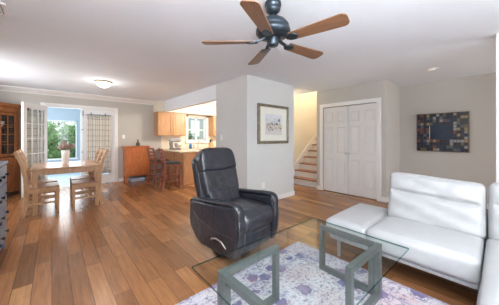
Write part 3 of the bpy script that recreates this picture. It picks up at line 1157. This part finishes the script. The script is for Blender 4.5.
fv = thing('flower_vase', 'white vase of dried hydrangeas on the dining table', 'vase', (.20, 5.66, .78))
bm = bmesh.new()
lathe(bm, [(.045, 0), (.052, .01), (.058, .09), (.062, .20), (.066, .27), (.06, .27), (.055, .20), (0.0, .05)])
obj('vessel', bm, m_porc, fv, smooth=True)
m_h1 = mat('dried_hydrangea', (0.40, 0.30, 0.26), .9, noise=.35, nscale=40)
rnd = random.Random(5)
for k, (x, y, z, r) in enumerate(((-.07, 0, .33, .052), (.075, .01, .33, .05), (.0, -.05, .35, .055), (0, .06, .37, .05), (-.02, -.01, .41, .042), (.11, -.03, .37, .032))):
    bm = bmesh.new()
    tube(bm, [(0, 0, .18), (x * .6, y * .6, z - .03), (x, y, z)], .004, 5)
    for _ in range(90):
        n_ = Vector((rnd.gauss(0, 1), rnd.gauss(0, 1), rnd.gauss(0, 1))).normalized()
        p = Vector((x, y, z)) + n_ * r * rnd.uniform(.75, 1.05)
        u = n_.orthogonal().normalized()
        v = n_.cross(u)
        s = .017
        bm.faces.new([bm.verts.new(p + q) for q in (u * s, v * s + n_ * .004, -u * s, -v * s + n_ * .004)])
    bmesh.ops.create_icosphere(bm, subdivisions=2, radius=r * .75, matrix=Matrix.Translation((x, y, z)))
    obj('flower_head', bm, m_h1, fv)

# ------------------------------------------------------------------ recliner
rl = thing('recliner', 'charcoal leather swivel recliner on a round black base', 'armchair', (1.575, 2.06, 0), R(8))
rl.scale = (.87, .90, 1.0)
bm = bmesh.new()
lathe(bm, [(.24, 0), (.25, .01), (.25, .03), (.22, .045), (.08, .06), (.06, .15), (.22, .17), (.22, .2)], (0, .02, 0))
obj('base', bm, m_black, rl, smooth=False, bevel=.003)


def arm(s):
    """side panel with padded top, s=-1 for the -x side"""
    bm = bmesh.new()
    xa, xb = s * .395, s * .30
    poly = [(-.40, .13), (-.425, .25), (-.435, .48), (-.42, .60), (-.38, .625), (.0, .60), (.36, .59), (.40, .56), (.41, .40), (.40, .30), (.30, .20), (.18, .13)]
    prism(bm, poly, 'x', min(xa, xb), max(xa, xb))
    o = obj('side_panel', bm, m_leather, rl, bevel=.025, seg=4, smooth=True)
    bm = bmesh.new()
    pts = [(-.44, .40), (-.448, .50), (-.445, .575), (-.425, .625), (-.37, .65), (-.2, .638), (0, .622), (.2, .612), (.36, .605), (.41, .58), (.415, .52)]
    sc = [.45, .8, 1, 1.1, 1.15, 1.08, 1.0, .95, .9, .8, .5]
    sweep(bm, [(s * .342, a, b) for a, b in pts], .056, .022, (1, 0, 0), 14, sc)
    obj('armrest', bm, m_leather, rl, smooth=True, subsurf=1)
    bm = bmesh.new()
    sweep(bm, [(s * .342, a, b) for a, b in ((-.40, .14), (-.438, .27), (-.452, .40), (-.452, .52))], .054, .010, (1, 0, 0), 12, sc=[.8, 1, 1, .8])
    obj('arm_front', bm, m_leather, rl, smooth=True)
    bm = bmesh.new()
    for q in (-1, 1):
        tube(bm, [(s * .342 + q * .052, a - .004, b) for a, b in ((-.41, .16), (-.448, .28), (-.465, .42), (-.466, .50))], .0022, 5)
    xs = s * .3965
    tube(bm, [(xs, -.40, .33), (xs, -.1, .34), (xs, .20, .40), (xs, .38, .50)], .0015, 5)
    obj('stitching', bm, m_stitch, rl)


arm(-1)
arm(1)
bm = bmesh.new()
cushion(bm, (0, -.13, .435), (.288, .33, .10), .075, (0, .015, .035), n=12)
obj('seat_cushion', bm, m_leather, rl, smooth=True)
bm = bmesh.new()
cushion(bm, (0, -.375, .245), (.28, .045, .10), .035, (0, .012, 0), n=8)
obj('footrest', bm, m_leather, rl, smooth=True)
bm = bmesh.new()
for x in (-.15, .0, .15):
    tube(bm, [(x, -.428, .19), (x, -.434, .25), (x, -.428, .31)], .002, 5)
tube(bm, [(-.24, -.43, .43), (0, -.452, .435), (.24, -.43, .43)], .002, 5)
obj('stitching', bm, m_stitch, rl)
obj('seat_box', B((-.28, .28, -.34, .32, .20, .31)), m_black, rl)
# reclined back
TB = Matrix.Translation((0, .16, .36)) @ Matrix.Rotation(R(-17), 4, 'X')


def taper(s, p):
    k = 1.0 - .0 * s[2]
    return (s[0] * k, s[1] + .05 * (abs(s[0]) / .3) ** 2.2 * -1, s[2])


bm = bmesh.new()
cushion(bm, (0, .06, .40), (.335, .075, .40), .07, (0, .02, 0), n=16, M=TB,
        fn=lambda s, p: (s[0] * (.90 + .10 * min(1, (p[2] + 1) / 1.1)) * (1 - .13 * max(0, (p[2] - .62) / .38) ** 2), s[1], s[2] - .035 * max(0, p[2]) * abs(p[0]) ** 4))
obj('back_shell', bm, m_leather, rl, smooth=True)


def backpad(name, z0, z1, w_, th, puff, y=-.02):
    bm = bmesh.new()

    def fn(s, p):
        wr = (.004 * math.sin(s[0] * 38 + s[2] * 21) + .004 * math.sin(s[2] * 60 - s[0] * 12)) * (1 - p[0] ** 2) * (1 if p[1] < 0 else 0)
        zz = (s[2] + (z0 + z1) / 2) / .825
        kx = (.90 + .10 * min(1, zz * 1.8)) * (1 - .13 * max(0, (zz - .81) / .19) ** 2)
        return (s[0] * kx, s[1] + wr - .028 * (abs(p[0]) ** 3) * (1 if p[1] < .5 else 0), s[2] + .012 * (1 - p[0] ** 2) * p[2] - (.035 * abs(p[0]) ** 4 * max(0, p[2]) if z1 > .8 else 0))
    cushion(bm, (0, y, (z0 + z1) / 2), (w_, th, (z1 - z0) / 2), min(th * .9, .055), (0, puff, 0), n=14, M=TB, fn=fn)
    obj(name, bm, m_leather, rl, smooth=True)


backpad('head_pillow', .53, .825, .322, .075, .026, -.022)
backpad('back_cushion', .255, .585, .315, .070, .014, -.016)
backpad('lumbar_cushion', .02, .335, .295, .075, .018, -.018)
bm = bmesh.new()
for x in (-.10, .10):
    tube(bm, [TB @ Vector((x, -.118, .08)), TB @ Vector((x, -.135, .18)), TB @ Vector((x, -.118, .30))], .002, 5)
obj('stitching', bm, m_stitch, rl)
for s in (-1, 1):
    bm = bmesh.new()
    tube(bm, [TB @ Vector((s * .305, .0, .10)), TB @ Vector((s * .318, .0, .4)), TB @ Vector((s * .305, .0, .76))], .0025, 5)
    obj('side_piping', bm, m_stitch, rl)
bm = bmesh.new()
tube(bm, [(-.395, -.02, .235), (-.415, -.05, .262), (-.42, -.13, .285), (-.42, -.22, .272), (-.42, -.29, .225)], .008, 8, sc=[.8, 1, 1, 1, .9])
obj('recline_lever', bm, m_steel, rl, smooth=True)['label'] = 'curved silver recline lever'

# ------------------------------------------------------------------ rug
RX0, RX1, RY0, RY1 = -0.15, 2.29, -1.95, 1.66
rh = ((RX1 - RX0) / 2, (RY1 - RY0) / 2)
rg = thing('area_rug', 'distressed lavender and blue patterned rug under the glass table', 'rug', ((RX0 + RX1) / 2, (RY0 + RY1) / 2, 0))
obj('pile', B((-rh[0], rh[0], -rh[1], rh[1], 0.0005, .011)), rug_mat(*rh), rg, bevel=.003)
bm = bmesh.new()
for s in (-1, 1):
    sweep(bm, [(s * rh[0], -rh[1], .006), (s * rh[0], rh[1], .006)], .005, .0055, (1, 0, 0), 8)
obj('bound_edge', bm, mat('rug_binding', (0.25, 0.24, 0.34), .9), rg)

# ------------------------------------------------------------------ coffee table
ZB = .0115
tb = thing('coffee_table', 'rectangular glass coffee table on grey metal frames over the rug', 'table', (1.385, .89, ZB), R(-1.5))


def gl_top():
    bm = bmesh.new()
    box(bm, .675 - 1.385, 2.055 - 1.385,   .475 - .89, 1.325 - .89, .4295, .4415)
    for f in bm.faces:
        c = f.calc_center_median()
        n_ = f.normal
        if abs(n_.z) < .5:
            f.material_index = 1
    return bm


bm = gl_top()
bm.normal_update()
for f in bm.faces:
    f.material_index = 1 if abs(f.normal.z) < .5 else 0
obj('glass_top', bm, [m_tglass, m_tedge], tb)


def loop(ax, fixed, a, b):
    """rectangular standing loop of square bar: along ax ('x' or 'y') from a to b at the other coordinate = fixed"""
    t, z0, z1 = .0215, 0.0, .429
    bm = bmesh.new()
    segs = [((a, b), (z0, z0 + 2 * t)), ((a, b), (z1 - 2 * t, z1)), ((a, a + 2 * t), (z0 + 2 * t, z1 - 2 * t)), ((b - 2 * t, b), (z0 + 2 * t, z1 - 2 * t))]
    for (p, q), (r, s) in segs:
        if ax == 'x':
            box(bm, p - 1.385, q - 1.385, fixed - t - .89, fixed + t - .89, r, s)
        else:
            box(bm, fixed - t - 1.385, fixed + t - 1.385, p - .89, q - .89, r, s)
    return bm


obj('frame_loop', loop('x', 1.175, .79, 1.34), m_grey, tb, bevel=.003)
obj('frame_loop', loop('y', .815, .60, 1.15), m_grey, tb, bevel=.003)
obj('frame_loop', loop('x', .665, 1.47, 2.0), m_grey, tb, bevel=.003)
obj('frame_loop', loop('y', 1.975, .69, 1.19), m_grey, tb, bevel=.003)

# ------------------------------------------------------------------ sofa
sf = thing('sectional_sofa', 'white leather sectional sofa with tufted back cushions', 'sofa', (2.6, .5, 0))
OX, OY = 2.6, .5


def cbox(bm, x0, x1, y0, y1, z0, z1, r=.04, puff=(0, 0, 0), n=12, fn=None, M=None):
    cushion(bm, ((x0 + x1) / 2 - OX, (y0 + y1) / 2 - OY, (z0 + z1) / 2), ((x1 - x0) / 2, (y1 - y0) / 2, (z1 - z0) / 2), r, puff, n, M, fn)


def seatfn(s, p):
    wr = .004 * math.sin(s[1] * 60) * max(0, -p[0]) * (1 - abs(p[2]))
    return (s[0] + wr, s[1], s[2])


bm = bmesh.new()
cbox(bm, 2.26, 2.92, .085, .86, .235, .42, .045, (.012, 0, .022), fn=seatfn)
obj('seat', bm, m_white_l, sf, smooth=True)
bm = bmesh.new()
cbox(bm, 2.26, 3.17, .865, 1.285, .235, .405, .04, (.006, .006, .018), fn=seatfn)
obj('end_ottoman', bm, m_white_l, sf, smooth=True)
bm = bmesh.new()
cbox(bm, 1.28, 2.92, -.72, .075, .235, .425, .045, (.01, 0, .022), fn=seatfn)
obj('chaise_seat', bm, m_white_l, sf, smooth=True)
bm = B((2.30 - OX, 3.13 - OX, .095 - OY, 1.25 - OY, .19, .25), (1.32 - OX, 3.13 - OX, -.70 - OY, .095 - OY, .19, .25))
obj('frame', bm, m_white_l, sf, bevel=.015, seg=3)
obj('rear_panel', B((3.05 - OX, 3.15 - OX, -.70 - OY, .84 - OY, .20, .60)), m_white_l, sf, bevel=.03, seg=4, smooth=False)


def backcush(name, y0, y1):
    hy = (y1 - y0) / 2
    M = Matrix.Translation((2.955 - OX, (y0 + y1) / 2 - OY, .625)) @ Matrix.Rotation(R(13), 4, 'Y')

    def fn(s, p):
        x = s[0]
        if p[0] < 0:
            # crease across at mid-height, with a tuft
            c = math.exp(-((s[2] - .055) / .016) ** 2) * max(0, 1 - (abs(p[1]) / .86) ** 8)
            x += .040 * c
            t = math.exp(-(((s[1] + .08) / .03) ** 2 + ((s[2] - .05) / .03) ** 2))
            x += .026 * t
            x += .004 * math.sin(s[1] * 30 + s[2] * 25) + .004 * math.sin(s[1] * 14 - s[2] * 40)
        return (x, s[1], s[2] + .012 * math.sin(p[1] * 2.2) * (1 if p[2] > 0 else 0))
    bm = bmesh.new()
    cushion(bm, (0, 0, 0), (.095, hy, .255), .055, (.035, 0, .01), n=44, M=M, fn=fn)
    obj(name, bm, m_white_l, sf, smooth=True)


backcush('back_cushion', .075, .845)
backcush('back_cushion', -.70, .062)
for (x, y) in ((2.36, 1.17), (3.06, 1.17), (3.06, -.62), (1.40, -.0), (1.40, -.62), (3.06, .2)):
    bm = bmesh.new()
    zb = .0112 if (x < RX1 and y < RY1) else 0
    cyl(bm, (x - OX, y - OY, zb), (x - OX, y - OY, .20), .018, .022, 14)
    obj('leg', bm, m_steel, sf)

# ------------------------------------------------------------------ ceiling fan
FX, FY = 1.424, 1.295
fn_ = thing('ceiling_fan', 'five-blade ceiling fan with walnut blades and pewter motor', 'ceiling fan', (FX, FY, H))
z = lambda v: v - H
bm = bmesh.new()
lathe(bm, [(.070, z(H)), (.072, z(2.44)), (.070, z(2.425)), (.058, z(2.415)), (.064, z(2.405)), (.060, z(2.39)), (.045, z(2.375)), (.035, z(2.365)), (.02, z(2.36))])
obj('canopy', bm, m_fanmetal, fn_, smooth=True)
bm = bmesh.new()
cyl(bm, (0, 0, z(2.37)), (0, 0, z(2.31)), .017)
obj('downrod', bm, m_fanmetal, fn_, smooth=False)
bm = bmesh.new()
lathe(bm, [(.02, z(2.325)), (.06, z(2.318)), (.11, z(2.297)), (.135, z(2.265)), (.142, z(2.24)), (.134, z(2.228)), (.148, z(2.222)), (.148, z(2.195)),
           (.125, z(2.172)), (.06, z(2.16))])
obj('motor_housing', bm, m_fanmetal, fn_, smooth=True)
bm = bmesh.new()
lathe(bm, [(.05, z(2.165)), (.052, z(2.15)), (.046, z(2.10)), (.036, z(2.085)), (0.0, z(2.08))])
obj('switch_cup', bm, m_fanmetal, fn_, smooth=True)
PH = 280
for k in range(5):
    a = R(PH + 72 * k)
    Mr = Matrix.Rotation(a, 4, 'Z') @ Matrix.Translation((0, 0, z(2.125)))
    Mp = Mr @ Matrix.Rotation(R(-12), 4, 'X')
    bm = bmesh.new()
    # blade outline with rounded end
    out = []
    x0, x1, w0, w1 = .165, .615, .048, .068
    rr = .045
    out.append((x0, -w0))
    for j in range(7):
        t = j / 6 * PI / 2
        out.append((x1 - rr + rr * math.sin(t), -w1 + rr - rr * math.cos(t)))
    for j in range(7):
        t = j / 6 * PI / 2
        out.append((x1 - rr + rr * math.cos(t), w1 - rr + rr * math.sin(t)))
    out.append((x0, w0))
    prism(bm, out, 'z', -.004, .004)
    bmesh.ops.transform(bm, matrix=Matrix.Identity(4), verts=bm.verts[:])
    o = obj('blade', bm, m_blade, fn_, bevel=.0015)
    o.matrix_local = Mp
    bm = bmesh.new()
    sweep(bm, [(.07, 0, .035), (.11, 0, .012), (.15, 0, .002), (.19, 0, -.006)], .016, .005, (0, 1, 0))
    prism(bm, [(.13, -.012), (.16, -.038), (.20, -.042), (.235, -.012), (.235, .012), (.20, .042), (.16, .038), (.13, .012)], 'z', -.011, -.004)
    b_ = obj('blade_bracket', bm, m_fanmetal, o, bevel=.002)
bm = bmesh.new()
tube(bm, [(.03, -.02, z(2.10)), (.045, -.03, z(2.06)), (.06, -.03, z(2.04)), (.08, -.02, z(2.05)), (.085, .0, z(2.08))], .0016, 5)
obj('pull_chain', bm, m_steel, fn_)

# ------------------------------------------------------------------ ceiling fittings
dl = thing('ceiling_light', 'round white dome light with brass rim on the dining ceiling', 'ceiling light', (.80, 5.45, H))
bm = bmesh.new()
lathe(bm, [(.14, 0), (.15, -.005), (.15, -.022), (.142, -.028), (.13, -.028)])
obj('rim', bm, mat('brass', (0.45, 0.35, 0.20), .3, metal=.8), dl, smooth=True)
bm = bmesh.new()
lathe(bm, [(.136, -.027), (.13, -.055), (.105, -.09), (.065, -.112), (.02, -.121), (.0, -.121)])
obj('glass_dome', bm, mat('lit_frosted_glass', (1.0, 0.96, 0.90), .3, emis=2.2), dl, smooth=True)
bm = bmesh.new()
lathe(bm, [(.0, -.12), (.008, -.122), (.01, -.13), (0, -.137)], seg=12)
obj('finial', bm, m_trim, dl)
rl2 = thing('recessed_light', 'small round recessed downlight in the foyer ceiling', 'ceiling light', (4.81, .75, H))
bm = bmesh.new()
lathe(bm, [(.085, 0), (.085, -.006), (.06, -.010), (.055, -.002)])
obj('trim_ring', bm, m_trim, rl2, smooth=True)
bm = bmesh.new()
lathe(bm, [(.055, -.002), (.03, -.010), (0, -.013)])
obj('lamp', bm, mat('warm_bulb', (1.0, 0.9, 0.8), .3, emis=.35), rl2, smooth=True)
vt = thing('ceiling_vent', 'white slatted air vent set in the ceiling corner', 'vent', (-.47, 2.98, H))
obj('frame', B((-.20, .17, -.14, -.11, -.012, 0), (-.20, .17, .11, .14, -.012, 0), (-.20, -.17, -.11, .11, -.012, 0), (.14, .17, -.11, .11, -.012, 0)), m_trim, vt, bevel=.002)
obj('duct_opening', B((-.17, .14, -.11, .11, -.003, -.001)), m_black, vt)
for k in range(9):
    x = -.155 + .035 * k
    M = Matrix.Translation((x, 0, -.009)) @ Matrix.Rotation(R(35), 4, 'Y')
    bm = bmesh.new()
    box(bm, -.012, .012, -.11, .11, -.001, .001, M=M)
    obj('slat', bm, m_trim, vt)

# ------------------------------------------------------------------ wall things
pf = thing('framed_picture', 'framed harbour sketch in an antique silver frame on the grey wall', 'picture', (3.40, 3.08, 1.57))
fw, fh, ft = .465, .395, .055
bm = bmesh.new()
for (a, b, c, d) in ((-fw, fw, fh - ft, fh), (-fw, fw, -fh, -fh + ft), (-fw, -fw + ft, -fh + ft, fh - ft), (fw - ft, fw, -fh + ft, fh - ft)):
    box(bm, a, b, -.028, -.002, c, d)
    e = .016
bmf = mat('antique_silver_bronze_frame', (0.24, 0.21, 0.16), .4, metal=.6, noise=.4, nscale=25)
obj('frame', bm, bmf, pf, bevel=.008, seg=3)
i_ = .012
bm = B((-fw + ft, -fw + ft + i_, -.032, -.02, -fh + ft, fh - ft), (fw - ft - i_, fw - ft, -.032, -.02, -fh + ft, fh - ft),
       (-fw + ft, fw - ft, -.032, -.02, fh - ft - i_, fh - ft), (-fw + ft, fw - ft, -.032, -.02, -fh + ft, -fh + ft + i_))
obj('inner_fillet', bm, mat('pale_fillet', (0.6, 0.57, 0.48), .4, metal=.3), pf)
obj('mat_board', B((-fw + ft, fw - ft, -.014, -.008, -fh + ft, fh - ft)), mat('mat_board', (0.76, 0.76, 0.70), .8), pf)
pm = bmesh.new()
box(pm, -.25, .25, -.0155, -.014, -.22, .20, 0)
rnd = random.Random(3)
for k in range(120):
    x = rnd.uniform(-.235, .20)
    zz = rnd.uniform(-.15, .0)
    w_ = rnd.uniform(.015, .05)
    box(pm, x, x + w_, -.0163 - .0001 * (k % 7), -.0155, zz, zz + rnd.uniform(.015, .05), rnd.choice([1, 1, 1, 3, 3, 3, 4, 2]))
for k in range(8):
    x = -.21 + .055 * k
    box(pm, x, x + .004, -.0172, -.0155, -.02, rnd.uniform(.05, .15), 2)
box(pm, .13, .18, -.0172, -.0155, .06, .11, 2)
box(pm, -.25, .25, -.0165, -.0155, -.20, -.17, 3)
obj('print', pm, [mat('print_paper', (0.62, 0.65, 0.68), .8, noise=.12, nscale=14), mat('ink_tan', (0.50, 0.40, 0.30), .8),
                  mat('ink_dark', (0.16, 0.17, 0.20), .8), mat('ink_cream', (0.66, 0.60, 0.50), .8), mat('ink_grey', (0.33, 0.33, 0.36), .8)], pf)

ms = thing('mosaic_wall_panel', 'mosaic tile panel with dark blue centre on the foyer wall', 'wall art', (5.90, .775, 1.405))
# local: hangs on the wall facing -x; y axis decreasing = to the right in view
HW, HH = .388, .378
obj('backing', B((-.03, -.002, -HW, HW, -HH, HH)), m_black, ms)
bm = bmesh.new()
rnd = random.Random(21)
NC, NR = 15, 13
cwid, chei = 2 * HW / NC, 2 * HH / NR
for i in range(NC):
    for j in range(NR):
        if 4 <= i < 11 and 4 <= j < 9:
            continue
        y0 = HW - (i + 1) * cwid
        z0 = -HH + j * chei
        p = [.40, .22, .10, .10, .06, .05, .04, .03]
        if i < 3:
            p = [.42, .22, .04, .06, .02, .16, .04, .04]
        if i > 11:
            p = [.30, .12, .16, .12, .14, .06, .06, .04]
        q = rnd.choices(range(8), p)[0]
        box(bm, -.042 - .003 * rnd.random(), -.03, y0 + .003, y0 + cwid - .003, z0 + .003, z0 + chei - .003, q)
cols = [(0.012, 0.014, 0.028), (0.02, 0.027, 0.05), (0.24, 0.24, 0.23), (0.09, 0.10, 0.10), (0.28, 0.20, 0.09), (0.16, 0.05, 0.035), (0.10, 0.10, 0.05), (0.05, 0.08, 0.13)]
obj('mosaic_tiles', bm, [mat('mosaic_tile_%d' % k, c, .25) for k, c in enumerate(cols)], ms, bevel=.0015, seg=1)
yA, yB = HW - 4 * cwid, HW - 11 * cwid
zA, zB = -HH + 4 * chei, -HH + 9 * chei
obj('centre_panel', B((-.040, -.03, yB + .004, yA - .004, zA + .004, zB - .004)), mat('deep_blue_glass', (0.012, 0.026, 0.055), .22, noise=.2), ms)
obj('centre_trim', B((-.044, -.03, yA - .004, yA + .004, zA + .01, zB - .01)), m_steel, ms)
obj('frame', B((-.045, -.002, -HW - .018, -HW, -HH - .012, HH + .012), (-.045, -.002, HW, HW + .012, -HH - .012, HH + .012),
               (-.045, -.002, -HW, HW, HH, HH + .012), (-.045, -.002, -HW, HW, -HH - .012, -HH)), mat('dark_bronze_frame', (0.09, 0.06, 0.035), .4), ms)


def switch(name, label, cat, loc, rotz, kind='switch'):
    t = thing(name, label, cat, loc, rotz)
    obj('plate', B((-.038, .038, -.007, -.001, -.06, .06)), m_plastic, t, bevel=.003)
    if kind == 'switch':
        obj('toggle', B((-.012, .012, -.013, -.006, -.026, .026)), m_plastic, t, bevel=.002)
    else:
        for s in (-1, 1):
            obj('socket', B((-.016, .016, -.0085, -.006, s * .026 - .015, s * .026 + .015)), m_trim, t, bevel=.002)


switch('light_switch', 'white light switch on the back wall beside the french door casing', 'light switch', (1.60, 7.45, 1.32), 0)
switch('light_switch', 'white light switch on the wall end beside the kitchen opening', 'light switch', (2.68, 3.90, 1.30), R(-90))
switch('wall_outlet', 'white wall outlet low on the wall beneath the framed picture', 'outlet', (3.10, 3.08, .36), 0, 'outlet')
